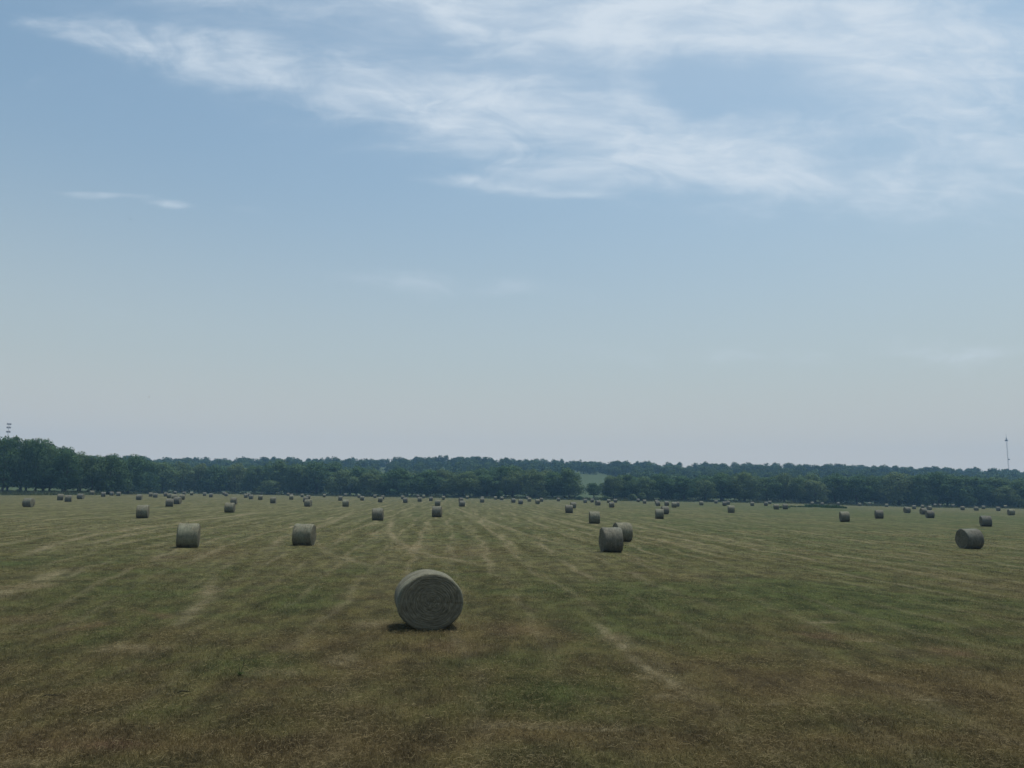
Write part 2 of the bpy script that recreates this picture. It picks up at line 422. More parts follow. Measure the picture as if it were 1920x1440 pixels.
def build_loose_hay():
    n = 190000
    x, y = frustum_points(n * 5, 7.5, 80, -.2)
    perp = x * math.cos(ROWA) - y * math.sin(ROWA) - .004 * np.maximum(60 - y, 0) ** 2 * sstep(-4, -16, x)
    tri = np.abs(((perp + (vnoise(x / 2.2, y / 2.2, 31) - .5) * 2.2) / 6.2 + .387) % 1 - .5) * 2
    wgt = .28 * sstep(.7, .97, tri) * sstep(.42, .75, vnoise(perp / 1.6, y / 5, 32)) + .25 * sstep(.45, .85, vnoise(x / 1.7, y / 1.2, 33)) + .09
    for (c, a_, r_, w) in STRAW_SPOTS:
        wgt += w * 1.2 * np.exp(-(((x - c[0]) / a_[0]) ** 2 + ((y - c[1]) / a_[1]) ** 2))
    keep = RNG.random(len(x)) < wgt; x, y = x[keep][:n], y[keep][:n]; n = len(x)
    sc = np.maximum(1, y / 24)
    L = (.04 + .13 * RNG.random(n) ** 1.5) * np.minimum(sc, 2); a = RNG.random(n) * 2 * PI; w = .0019 * sc * (.6 + RNG.random(n))
    bend = (RNG.random(n) - .5) * 2.6
    z = ground(x, y, True) + .015 + .06 * RNG.random(n) ** 2
    pts = []
    for k, s in enumerate((-1, -.33, .33, 1)):
        aa = a + bend * s * .5
        pts.append(np.stack([x + np.cos(aa) * L * .5 * s, y + np.sin(aa) * L * .5 * s, z + (.035 * RNG.random(n) - .012)], 1))
    V = []
    for p in pts:
        o = np.stack([-np.sin(a) * w, np.cos(a) * w, w * .8], 1); V += [p - o, p + o]
    V = np.stack(V, 1).reshape(-1, 3); b = np.arange(n)[:, None] * 8
    F = np.concatenate([b + np.array([[0, 1, 3, 2]]), b + np.array([[2, 3, 5, 4]]), b + np.array([[4, 5, 7, 6]])])
    me = mesh_from('loose_hay', V, F, [M_HAY], False, {'tint': np.repeat(RNG.random(n), 8)})
    tag(link('loose_hay', me), 'pale loose hay strands left lying along the raked rows', 'hay', kind='stuff')
build_loose_hay()

# ------------------------------------------------------------------ round bales
def mat_wrap():
    m, nt, out = new_mat('net_wrapped_hay')
    tc = nt.new('ShaderNodeTexCoord'); P = tc.outputs['Object']; oi = nt.new('ShaderNodeObjectInfo')
    rnd = nt.math('MULTIPLY', oi.outputs['Random'], 40.0)
    hoop = nt.noise(nt.mapping(P, scale=(20, 3.5, 3.5)), 1, 5, .7, .3, rnd)
    fib = nt.noise(nt.mapping(P, scale=(24, 40, 40)), 1, 4, .7, .4, rnd)
    blot = nt.noise(P, 6, 4, .65, 0, rnd)
    v = nt.math('ADD', nt.math('ADD', nt.math('MULTIPLY', hoop, .4), nt.math('MULTIPLY', fib, .45)), nt.math('MULTIPLY', blot, .35))
    c = nt.mix(nt.step(v, .40, .82), (.042, .044, .031), (.225, .21, .147))
    c = nt.mix(nt.step(nt.noise(P, 1.2, 3, .5, 0, rnd), .45, .7, 0, .5), c, (.17, .19, .14))
    k = nt.step(oi.outputs['Random'], 0, 1, .72, 1.10, smooth=False)       # some weathered greyer, some fresher
    c = nt.mix(1.0, c, nt.comb(k, k, nt.math('POWER', k, .5)), 'MULTIPLY')
    principled(nt, out, c, .8, v, .9, .035, .25)
    return m
def mat_end():
    m, nt, out = new_mat('coiled_hay_end')
    tc = nt.new('ShaderNodeTexCoord'); P = tc.outputs['Object']; oi = nt.new('ShaderNodeObjectInfo')
    rnd = nt.math('MULTIPLY', oi.outputs['Random'], 40.0)
    x, y, z = nt.sep(P); z = nt.math('SUBTRACT', z, .74)
    r = nt.math('SQRT', nt.math('ADD', nt.math('MULTIPLY', y, y), nt.math('MULTIPLY', z, z)))
    a = nt.math('ARCTAN2', z, y)
    warp = nt.math('MULTIPLY', nt.math('SUBTRACT', nt.noise(P, 4, 4, .6, 0, rnd), .5), .05)
    rr = nt.math('ADD', r, warp)
    polar = nt.comb(nt.math('MULTIPLY', rr, 36), nt.math('MULTIPLY', nt.math('COSINE', a), 2.2), nt.math('MULTIPLY', nt.math('SINE', a), 2.2))
    ring = nt.noise(polar, 1, 2, .5, 0, rnd)
    fib = nt.noise(P, 48, 4, .75, .6, rnd)
    v = nt.math('ADD', nt.math('MULTIPLY', ring, .80), nt.math('MULTIPLY', fib, .24))
    c = nt.mix(nt.step(v, .28, .84), (.082, .077, .055), (.255, .233, .165))
    c = nt.mix(nt.step(nt.noise(P, 3.2, 3, .5, 0, rnd), .45, .75, 0, .18), c, (.11, .115, .08))
    principled(nt, out, c, .9, v, .7, .04, .1)
    return m
M_WRAP, M_END = mat_wrap(), mat_end()
BR, BL = .75, 1.20
def bale_meshes(seed, hi):
    rg = np.random.default_rng(seed)
    nu, nt_ = (160, 60) if hi else (72, 20)
    s = np.linspace(-1, 1, nt_)
    s = np.sign(s) * (1 - (1 - np.abs(s)) ** 1.6)             # finer at the shoulders
    u = np.linspace(0, 2 * PI, nu, endpoint=False)
    Sg, U = np.meshgrid(s, u, indexing='ij')
    c = 1 - np.abs(Sg); shoulder = np.where(c < .12, .06 * (1 - np.sqrt(np.clip(1 - (1 - c / .12) ** 2, 0, 1))), 0)
    lump = (vnoise(Sg * 2.2 + seed * 7, np.cos(U) * 2 + 9, seed) - .5) * .03 + (vnoise(Sg * 3 + 5, np.sin(U) * 2.5 + 3, seed + 3) - .5) * .03
    lump += (vnoise(Sg * 16, U * 1.5, seed + 5) - .5) * .012      # the hoops of netting
    R = BR * (1 + lump) - shoulder
    X = Sg * BL / 2 + (vnoise(U * 2.2, Sg * 0 + seed, seed + 8) - .5) * .05 * np.sign(Sg) * (np.abs(Sg) > .9)
    Y = np.cos(U) * R * 1.015; Z = np.sin(U) * R * .985 + .74
    def settle(Z, Y):
        flat = .045; low = Z < flat
        Z2 = np.where(low, flat * .25 + Z * .2, Z); return Z2 - .02
    Zs = settle(Z, Y)
    V = np.stack([X.ravel(), Y.ravel(), Zs.ravel()], 1)
    i, j = np.meshgrid(np.arange(nt_ - 1), np.arange(nu), indexing='ij'); j2 = (j + 1) % nu
    F = np.stack([i * nu + j, (i + 1) * nu + j, (i + 1) * nu + j2, i * nu + j2], -1).reshape(-1, 4)[:, ::-1]
    wrap = mesh_from('net_wrap', V, F, [M_WRAP], True)
    ends = []
    for sd in (-1, 1):
        nr = 40 if hi else 12
        q = np.linspace(1, 0, nr, endpoint=False); Q, U2 = np.meshgrid(q, u, indexing='ij')
        rim = V.reshape(nt_, nu, 3)[0 if sd < 0 else -1]
        spiral = np.sin(2 * PI * (Q * 13 + U2 / (2 * PI)) + 3 * vnoise(np.cos(U2) * 2 + 4, np.sin(U2) * 2 + Q * 3, seed + 11))
        bulge = .035 * (1 - Q ** 2) + spiral * .009 * sstep(1, .93, Q) * sstep(.0, .1, Q)
        bulge += (vnoise(np.cos(U2) * Q * 9 + 20, np.sin(U2) * Q * 9 + 20, seed + 13) - .5) * .022 * sstep(1, .9, Q)
        bulge -= .035 * np.exp(-(Q / .07) ** 2)
        Xe = rim[None, :, 0] * (Q) + (sd * BL / 2) * (1 - Q) + sd * bulge
        Ye = rim[None, :, 1] * Q; Ze = (rim[None, :, 2] - .73) * Q + .73
        Ve = np.stack([Xe.ravel(), Ye.ravel(), Ze.ravel()], 1)
        Ve = np.concatenate([Ve, [[sd * BL / 2, 0, .73]]])
        i, j = np.meshgrid(np.arange(nr - 1), np.arange(nu), indexing='ij'); j2 = (j + 1) % nu
        Fe = np.stack([i * nu + j, (i + 1) * nu + j, (i + 1) * nu + j2, i * nu + j2], -1).reshape(-1, 4)
        F3 = np.stack([(nr - 1) * nu + np.arange(nu), np.full(nu, len(Ve) - 1), (nr - 1) * nu + (np.arange(nu) + 1) % nu], 1)
        if sd < 0: Fe, F3 = Fe[:, ::-1], F3[:, ::-1]
        if hi:                                                   # stems standing proud of the coil
            n = 700; r = np.sqrt(rg.random(n)) * .71; a = rg.random(n) * 2 * PI
            L = .04 + .13 * rg.random(n); w = .0022 + .002 * rg.random(n); tilt = rg.normal(0, .25, n)
            ty, tz = -np.sin(a + tilt), np.cos(a + tilt)
            cy, cz = np.cos(a) * r, np.sin(a) * r + .73
            ok = cz > .06; keep = np.where(ok)[0]
            S4 = []; 
            for k in keep:
                x0 = sd * (BL / 2 + .03 * (1 - (r[k] / .75) ** 2) + .004); x1 = x0 + sd * rg.random() * .03
                S4.append([[x0, cy[k] - ty[k] * L[k] / 2, cz[k] - tz[k] * L[k] / 2], [x0, cy[k] - ty[k] * L[k] / 2 + tz[k] * w[k], cz[k] - tz[k] * L[k] / 2 - ty[k] * w[k]],
                           [x1, cy[k] + ty[k] * L[k] / 2 + tz[k] * w[k], cz[k] + tz[k] * L[k] / 2 - ty[k] * w[k]], [x1, cy[k] + ty[k] * L[k] / 2, cz[k] + tz[k] * L[k] / 2]])
            S4 = np.array(S4).reshape(-1, 3); n0 = len(Ve)
            S4[:, 2] = np.maximum(S4[:, 2], .0)
            Ve = np.concatenate([Ve, S4]); Fe = np.concatenate([Fe, n0 + np.arange(len(S4)).reshape(-1, 4)])
        ends.append(mesh_from('end_face', Ve, [Fe, F3], [M_END], True))
    return wrap, ends[0], ends[1]
BALE_HI = [bale_meshes(3, True), bale_meshes(17, True)]
BALE_LO = [bale_meshes(s, False) for s in (5, 23, 31, 47, 59)]

def make_bale(variant, label):
    t = thing('round_hay_bale', label, 'hay bale', group='round hay bales lying about the mown field')
    link('net_wrap', variant[0], t); link('end_face', variant[1], t); link('end_face', variant[2], t)
    return t
def dup(root):
    r = root.copy(); COL.objects.link(r)
    for ch in root.children:
        c = ch.copy(); COL.objects.link(c); c.parent = r
    return r
protos = {}
def place_bale(px, py, turn, label, hi=None):
    v = hit(px, py)
    key = ('hi', hi) if hi is not None else ('lo', random.randrange(len(BALE_LO)))
    if key not in protos:
        b = protos[key] = make_bale(BALE_HI[hi] if hi is not None else BALE_LO[key[1]], label)
    else:
        b = dup(protos[key])
    b['label'] = label
    al = math.atan2(v.x, v.y); th = math.radians(turn)
    rx, ry = math.cos(al), -math.sin(al); fx, fy = math.sin(al), math.cos(al)
    dx, dy = math.cos(th) * rx - math.sin(th) * fx, math.cos(th) * ry - math.sin(th) * fy
    # the given pixel is the lowest visible point of the body, which lies a little nearer than its middle
    back = .30 * abs(math.cos(th)) + .60 * abs(math.sin(th))
    x, y = v.x + fx * back, v.y + fy * back
    b.location = (x, y, float(ground(x, y, True)) - .025)
    if hi != 0: b.scale = (random.uniform(.96, 1.05), random.uniform(.97, 1.05), random.uniform(.95, 1.02))
    b.rotation_euler = (random.gauss(0, .012), random.gauss(0, .022), math.atan2(dy, dx) + (PI if random.random() < .5 else 0) * (hi is None))
    return b
BALES = [  # lowest point in the photo, turn (positive: right end nearer), what singles it out
(801, 1183, 83, 'largest and nearest bale, its coiled round end facing the camera', 0),
(351.5, 1028, 5, 'leftmost mid sized bale, standing side on, beyond and left of the nearest bale', 1),
(569, 1022.5, 14, 'mid sized bale beyond and left of the nearest one, turned to show its right end', 1),
(1146, 1037, -14, 'front bale of the overlapping pair right of centre, left end just showing', 1),
(1167, 1015, -19, 'rear bale of the overlapping pair right of centre, half hidden by the front one', 1),
(1819.5, 1029, -36, 'mid sized bale by the right edge of the photo, turned with its left end showing', 1),
(1849, 987, -15, 'bale just behind the turned mid sized bale near the right edge', 1),
(708.5, 976.5, 5, 'side on bale directly beyond the nearest bale, slightly to its left, in open stubble', 1),
(819.5, 969.4, 9, 'bale straight beyond the nearest one, hiding the lower part of another bale behind it', 1),
(820.5, 948.5, 3, 'bale half hidden behind the one straight beyond the nearest bale', None),
(267, 971.5, 8, 'lone side on bale in the left of the field, beyond the leftmost mid sized one', 1),
(430.3, 961.3, 13, 'front bale of a touching pair left of centre, right end just showing', 1),
(438, 946, 10, 'rear bale of a touching pair left of centre, peeping out to the right', None),
(1114.5, 982, -5, 'side on bale with a sunny top, just beyond and left of the overlapping pair', 1),
(1236.5, 973, 0, 'square looking side on bale beyond and right of the overlapping pair, front of two', 1),
(1246.5, 964.4, -14, 'bale tucked behind the square looking bale right of the overlapping pair', None),
(1067, 962.5, -3, 'front bale of a small touching pair beyond the lone tree side of the overlapping pair', None),
(1074.5, 953, -12, 'rear bale of the small touching pair just left below the meadow gap', None),
(1371, 961.5, -8, 'side on bale in the right middle, two small bales behind its left shoulder', None),
(1584, 978.5, -12, 'front left bale of two in the right field, nearer than the weed strip', 1),
(1648.5, 972.3, -10, 'bale right of the one standing nearer than the weed strip', 1),
(1744, 971.6, -16, 'front bale of the tight cluster of four in the far right of the field', None),
(1732, 965, -22, 'left bale of the tight cluster of four in the far right, behind the front one', None),
(1742.5, 956.5, -38, 'turned bale at the back of the tight cluster of four in the far right', None),
(1730, 953, -5, 'smallest bale peeping over the top of the tight cluster in the far right', None),
(1701, 961.9, -26, 'wide looking bale alone just left of the tight cluster in the far right', None),
(1714, 954.6, 4, 'small bale between the wide looking one and the tight cluster, further off', None),
(1896, 966.2, -22, 'bale nearest the right edge of the photo, beyond the mid sized turned one', None),
(53, 950.6, 28, 'bale nearest the left edge of the photo, turned so its right end shows', None),
(112.5, 938, 2, 'left of two close small bales in front of the tall left trees, bright on top', None),
(127.5, 940.6, 3, 'right and nearer of two close small bales in front of the tall left trees', None),
(151, 935.8, 26, 'small wide bale to the right of the two close ones under the tall left trees', None),
(172.5, 928, 5, 'faint tiny bale, leftmost of the four along the wood edge at left', None),
(193.5, 931.5, 3, 'darkest tiny bale of the four along the wood edge at left, second of them', None),
(209, 929.3, 12, 'faint tiny bale of the four along the wood edge at left, third of them', None),
(222, 929.8, 8, 'tiny bale of the four along the wood edge at left, last on the right', None),
(260.5, 937.5, 14, 'small bale standing right behind the lone side on bale in the left of the field', None),
(282.5, 931.2, 4, 'further of two tiny neighbouring bales beyond the lone left bale', None),
(291, 933, 3, 'nearer of two tiny neighbouring bales beyond the lone left bale', None),
(310.5, 931, 8, 'tiny bale half hidden at the back left of the crowded group left of centre', None),
(317, 934, 6, 'back bale of the crowded group left of centre, above its two front bales', None),
(327, 937.5, 12, 'bale mostly hidden behind the front bales of the crowded group left of centre', None),
(332.5, 945.5, 22, 'second nearest bale of the crowded group left of centre, touching the front one', None),
(317.5, 950, 4, 'front left bale of the crowded group left of centre, above the leftmost mid sized bale', None),
(341.5, 937.3, 8, 'right hand bale of the crowded group left of centre, standing clear of the rest', None),
(328.5, 926.5, 5, 'farthest pale bale behind the crowded group, at the foot of the trees', None),
(345, 927.8, 8, 'far pale bale behind the right of the crowded group', None),
(359, 928.8, 4, 'tiny bale alone just right of the crowded group, near the wood', None),
(383.5, 929.8, 6, 'left of two tiny bales between the crowded group and the touching pair', None),
(395.5, 932.5, 9, 'right of two tiny bales between the crowded group and the touching pair', None),
(420, 928, 10, 'rear of two tiny overlapping bales above the touching pair left of centre', None),
(424, 930.5, 18, 'front of two tiny overlapping bales above the touching pair left of centre', None),
(461, 933.5, 7, 'left of three close tiny bales right of the touching pair', None),
(465.8, 931, 5, 'hidden middle one of three close tiny bales right of the touching pair', None),
(470.5, 936, 10, 'right and nearest of three close tiny bales right of the touching pair', None),
(488, 937.3, 4, 'small bale between the three close tiny ones and the bale standing alone right of them', None),
(491, 927.5, 5, 'far pale bale under the trees left of centre, above another small bale', None),
(512, 943.5, 10, 'small bale standing alone above and left of the second mid sized bale', None),
(522.5, 927.5, 4, 'faint bale at the foot of the trees where light shows between trunks left of centre', None),
(540, 929.6, 3, 'faint far bale just left of two stacked looking bales left of centre', None),
(546.5, 932, 4, 'upper of two stacked looking bales left of centre', None),
(546, 937, 5, 'lower of two stacked looking bales left of centre', None),
(566.5, 932.3, 6, 'tiny bale behind the left of the group of three above the second mid sized bale', None),
(578, 936, 9, 'rearmost bale in the group of three above the second mid sized bale', None),
(573, 941.5, 8, 'middle bale in the group of three above the second mid sized bale', None),
(577.5, 949.7, 22, 'front bale in the group of three above the second mid sized bale, right end showing', None),
(608, 932.5, 3, 'tiny bright bale alone on the field edge between two groups left of centre', None),
(638, 938.7, 5, 'small bale at the back left of the side on bale left of the photo centre', None),
(647.5, 930.8, 4, 'pale far bale above the side on bale left of the photo centre', None),
(648, 950, 2, 'side on bale left of the photo centre with a smaller bale at its back left', None),
(673, 933.7, 3, 'further of two tiny bales between the side on bale and the open stubble bale', None),
(679, 938.7, 6, 'nearer of two tiny bales between the side on bale and the open stubble bale', None),
(703, 933.7, 4, 'left of three tiny bales behind the side on bale in open stubble', None),
(717.5, 936, 8, 'right of three tiny bales behind the side on bale in open stubble', None),
(713, 941.8, 5, 'nearest of three tiny bales behind the side on bale in open stubble', None),
(755, 936.3, 5, 'tiny bale half hidden behind a small dark one just left of the photo centre', None),
(760, 943, 4, 'small dark bale just left of the photo centre with another hidden behind it', None),
(783.5, 933.3, 12, 'far tiny bale left of another at the field edge above the nearest bale', None),
(794.5, 934.2, 8, 'far tiny bale right of another at the field edge above the nearest bale', None),
(787, 940.6, 6, 'small bale in front of two far tiny ones above the nearest bale', None),
(808, 939.4, 7, 'small bale up and left of the bale half hidden straight beyond the nearest one', None),
(831.5, 937, 5, 'small bale up and right of the bale half hidden straight beyond the nearest one', None),
(864, 942, -14, 'bale top showing behind the lone bale right of those straight beyond the nearest', None),
(866, 949.7, -8, 'lone bale right of those straight beyond the nearest, with a bale top behind it', None),
(876, 935.6, -4, 'tiny bright bale at the field edge behind the lone bale near the photo centre', None),
(904, 942.3, -8, 'nearer of two bales in line left of the round bush', None),
(904.3, 938.2, -5, 'further of two bales in line left of the round bush', None),
(929, 936.9, -5, 'tiny bale at the left foot of the round bush', None),
(940.5, 938, -24, 'tiny bale at the right foot of the round bush', None),
(962.5, 942.5, -10, 'small bale right of the round bush, left of two others', None),
(976, 945.6, -8, 'nearest of the small bales just right of the round bush', None),
(992.5, 940.6, -6, 'far bale right of the round bush, with a fainter one behind it', None),
(989, 936.2, -4, 'faintest bale behind the small bales right of the round bush', None),
(1008, 945, -9, 'left and nearer of two touching tiny bales left of the meadow gap', None),
(1015, 940.8, -6, 'right and further of two touching tiny bales left of the meadow gap', None),
(1047, 940, -4, 'tiny bright bale alone on the field edge left of the meadow gap', None),
(1097, 943, -5, 'tiny bale straight below the left side of the meadow gap', None),
(1110, 942.3, -6, 'tiny bale straight below the lone small tree in the gap', None),
(1120.5, 947.9, -26, 'small turned bale below and right of the lone small tree in the gap', None),
(1141.5, 943, -5, 'left of two tiny bales behind the bale right of the meadow gap', None),
(1153.5, 942.3, -8, 'right of two tiny bales behind the bale right of the meadow gap', None),
(1147, 951.6, -7, 'bale right of the meadow gap in front of two tiny ones', None),
(1196.5, 941.3, -12, 'tiny bale just below the low bushes at the foot of the trees', None),
(1208.5, 944.4, -6, 'tiny bale right of and nearer than the one below the low bushes', None),
(1231, 944.3, -6, 'far bale half hidden behind another, beyond the square looking bale', None),
(1233.5, 948.7, -10, 'small bale hiding a further one, beyond the square looking bale', None),
(1250, 948.5, -6, 'small bale straight above the bale tucked behind the square looking one', None),
(1264, 952, -10, 'front of two touching bales right of the square looking bale', None),
(1269.5, 950, -12, 'rear of two touching bales right of the square looking bale', None),
(1315, 947.5, -7, 'small bale alone between the touching two and the side on bale in the right middle', None),
(1342.5, 944, -5, 'faint far bale up and left of the side on bale in the right middle', None),
(1358.5, 948.5, -8, 'left and nearer of two small bales behind the side on bale in the right middle', None),
(1365, 946.3, -7, 'right and further of two small bales behind the side on bale in the right middle', None),
(1410.5, 948.5, -6, 'pale small bale, first to the right of the side on right middle bale', None),
(1436, 948.5, -8, 'pale small bale halfway from the right middle bale to the twin dark bales', None),
(1443.5, 945, -6, 'faint far bale up and left of the twin dark bales', None),
(1455.5, 955.4, -5, 'left one of the twin dark bales left of the weed strip', None),
(1472.5, 955, -5, 'right one of the twin dark bales left of the weed strip', None),
(1523, 947.3, -6, 'pale bale peeping over the left end of the weed strip', None),
(1542, 948.3, -5, 'bale top showing over the middle of the weed strip', None),
(1572, 947.2, -4, 'pale bale standing behind the right end of the weed strip', None),
(1611.5, 948.9, -30, 'bluish tiny bale at the field edge, first right of the weed strip', None),
(1630.5, 947.9, -6, 'faint tiny bale at the field edge, second right of the weed strip', None),
(1662.5, 950.5, -6, 'tiny pale bale at the field edge, third right of the weed strip', None),
(1753.5, 950.6, -6, 'left of two faint bales at the foot of the trees behind the tight cluster', None),
(1762, 950.6, -40, 'turned right hand one of two faint bales under the trees behind the tight cluster', None),
(1787, 951.2, -6, 'tiny bright bale against the dark trees, first right of the tight cluster', None),
(1805, 956.6, -7, 'small bale at the field edge above and left of the mid sized turned one', None),
(1830.5, 957.5, -10, 'small bale straight above the bale behind the mid sized turned one', None),
(1844, 954.6, -8, 'faint bale further off than the small ones above the mid sized turned one', None),
(1872, 958, -8, 'small bale left of the one nearest the right edge of the photo', None),
(1885.5, 953.2, -6, 'faint tiny bale at the foot of the trees near the right edge', None),
]
for b_ in BALES:
    o_ = place_bale(*b_)
    if b_[0] == 801: o_.scale = (.98, 1.14, .99)      # the nearest one has settled a little wider


# ------------------------------------------------------------------ trees
def mat_leaf(name, a, b, alt):
    m, nt, out = new_mat(name)
    tc = nt.new('ShaderNodeTexCoord'); geo = nt.new('ShaderNodeNewGeometry'); oi = nt.new('ShaderNodeObjectInfo')
    P = geo.outputs['Position']
    n = nt.noise(P, .35, 3, .6); n2 = nt.noise(P, 2.2, 2, .6)
    f = nt.math('ADD', nt.math('MULTIPLY', n, .6), nt.math('MULTIPLY', n2, .4))
    c = nt.mix(nt.step(f, .35, .65), a, b)
    c = nt.mix(nt.math('MULTIPLY', nt.math('POWER', oi.outputs['Random'], 2.2), .85), c, alt)  # each object leans a random amount towards this third leaf tone
    d = nt.new('ShaderNodeBsdfDiffuse'); nt.put(d.inputs[0], c)
    t = nt.new('ShaderNodeBsdfTranslucent'); nt.put(t.inputs[0], c)
    mx = nt.new('ShaderNodeMixShader'); mx.inputs[0].default_value = .28
    nt.l.new(d.outputs[0], mx.inputs[1]); nt.l.new(t.outputs[0], mx.inputs[2]); nt.l.new(mx.outputs[0], out.inputs[0])
    return m
M_LEAF = mat_leaf('leaves', (.040, .078, .036), (.078, .134, .060), (.125, .165, .075))
M_LEAF2 = mat_leaf('pale_leaves', (.070, .108, .046), (.115, .160, .070), (.120, .155, .066))
M_WOODL = mat_leaf('far_leaves', (.040, .074, .032), (.078, .124, .054), (.066, .100, .044))
def mat_bark():
    m, nt, out = new_mat('bark')
    tc = nt.new('ShaderNodeTexCoord')
    n = nt.noise(nt.mapping(tc.outputs['Object'], scale=(6, 6, 1.2)), 1, 4, .6)
    principled(nt, out, nt.mix(n, (.035, .028, .020), (.095, .080, .060)), .95, n, .8, .05, .1)
    return m
M_BARK = mat_bark()

def crown_arrays(seed, nleaf, size, low=.10, loose=0.0, tall=1.0):
    """leaf clumps on a heap of lobes; crown about 1 wide and 1 high"""
    rg = np.random.default_rng(seed); nl = rg.integers(24, 32)
    C, Rr = [], []
    for k in range(nl):
        h = rg.random() ** .8; a = rg.random() * 2 * PI
        wid = math.sqrt(max(0, 1 - ((h - .26) / .78) ** 2))
        rad = wid * .38 * math.sqrt(rg.random() * .75 + .25)
        C.append((math.cos(a) * rad, math.sin(a) * rad, low + .07 + h * (.78 - low))); Rr.append(.10 + .10 * rg.random())
    C.append((0, 0, .42)); Rr.append(.36); C.append((0, 0, .20)); Rr.append(.30); C.append((rg.normal(0, .05), rg.normal(0, .05), .80)); Rr.append(.15)
    C = np.array(C); Rr = np.array(Rr)
    p = Rr ** 2 / np.sum(Rr ** 2); k = rg.choice(len(Rr), nleaf, p=p)
    d = rg.normal(0, 1, (nleaf, 3)); d[:, 2] += .25; d /= np.linalg.norm(d, axis=1)[:, None]
    rr = Rr[k] * (1.0 - .42 * rg.random(nleaf) ** 1.6 + loose * rg.random(nleaf) ** 3)
    P = C[k] + d * rr[:, None] * np.array([1, 1, .86])
    P[:, 2] = np.maximum(P[:, 2], low + .05 * rg.random(nleaf))
    nrm = d + rg.normal(0, .55, (nleaf, 3)); nrm /= np.linalg.norm(nrm, axis=1)[:, None]
    t = np.cross(nrm, rg.normal(0, 1, (nleaf, 3))); t /= np.linalg.norm(t, axis=1)[:, None]; b = np.cross(nrm, t)
    s = size * (.55 + .9 * rg.random(nleaf)); s2 = s * (.5 + .5 * rg.random(nleaf))
    # each leaf clump is a bent kite
    V = np.stack([P - t * s[:, None], P + b * s2[:, None] + nrm * (s * .2)[:, None], P + t * (s * 1.1)[:, None], P - b * (s2 * .8)[:, None] + nrm * (s * .25)[:, None]], 1)
    F = np.arange(nleaf * 4).reshape(-1, 4)[:, ::-1]
    cn = P - np.array([0, 0, .42]); cn /= np.linalg.norm(cn, axis=1)[:, None] + 1e-6
    N = d * .75 + cn * .35 + rg.normal(0, .28, (nleaf, 3)); N /= np.linalg.norm(N, axis=1)[:, None]
    return V.reshape(-1, 3), F, np.repeat(N, 4, 0)
def crown_mesh(name, arr, mat):
    V, F, N = arr
    me = mesh_from(name, V, F, [mat], True)
    me.normals_split_custom_set_from_vertices(N.astype(np.float32).tolist())
    return me
def trunk_mesh(seed):
    rg = np.random.default_rng(seed + 900); b = MB()
    lx, ly = rg.normal(0, .03, 2)
    b.tube([(0, 0, -.02), (0, 0, .03), (lx * .4, ly * .4, .16), (lx, ly, .34), (lx * 1.6, ly * 1.6, .62)], [.042, .030, .024, .018, .006], 8)
    for k in range(7):
        a = k * 2.4 + rg.random(); z0 = .13 + .05 * k; L = .20 + .14 * rg.random()
        b.tube([(lx * z0 * 2, ly * z0 * 2, z0), (math.cos(a) * L * .5, math.sin(a) * L * .5, z0 + .10), (math.cos(a) * L, math.sin(a) * L, z0 + .24)], [.012, .008, .003], 5)
    return b.mesh('trunk', [M_BARK], True)
NV = 9
CROWNS = [crown_mesh('crown', crown_arrays(100 + i, 6500, .019, .02 if i % 3 else .07, .12), M_LEAF) for i in range(NV)]
CROWNS_P = [crown_mesh('crown', crown_arrays(150 + i, 6500, .019, .02, .12), M_LEAF2) for i in range(3)]
CROWNS_G = [crown_mesh('crown', crown_arrays(220, 5200, .022, .24, .10), M_LEAF)]
CROWNS_S = [crown_mesh('crown', crown_arrays(180 + i, 3600, .018, .09, .25), M_LEAF) for i in range(3)]
TRUNKS = [trunk_mesh(i) for i in range(4)]
tree_protos = {}
def make_tree(key, crown, trunk):
    if key in tree_protos: return dup(tree_protos[key])
    t = thing('broadleaf_tree', 'leafy tree', 'tree')
    link('trunk', trunk, t); link('crown', crown, t)
    tree_protos[key] = t
    return t
def plant(px, ytop, wpx, extra, kind='d', base=None):
    """a tree whose crown is wpx wide in the photo, reaches ytop and stands `extra` metres behind the edge of the wood"""
    t = (px - 960) / FPX
    d = float(np.interp(t, ax(EX), T_d)) + extra
    if base is not None: d = hit(px, base).y
    x = t * d
    # bearing of the column: the lean of the photo shifts x a little with height, so follow the ray at the foot
    x = ray(px, 925).x * d
    z = float(ground(x, d)); h = CAMH + ray(px, ytop).z * d - z; w = wpx * d / FPX * 1.12
    i = 0 if kind == 'g' else random.randrange(NV if kind == 'd' else 3)
    if kind == 'd' and px < 175: i = (i // 3) * 3
    tr = make_tree((kind, i), {'d': CROWNS, 'p': CROWNS_P, 's': CROWNS_S, 'g': CROWNS_G}[kind][i], TRUNKS[i % 4])
    tr.location = (x, d, z - .05); tr.scale = (w * 1.06, w * 1.06, h * 1.02)
    tr.rotation_euler = (0, 0, random.random() * 6.28)
    return tr, px, h, w, kind
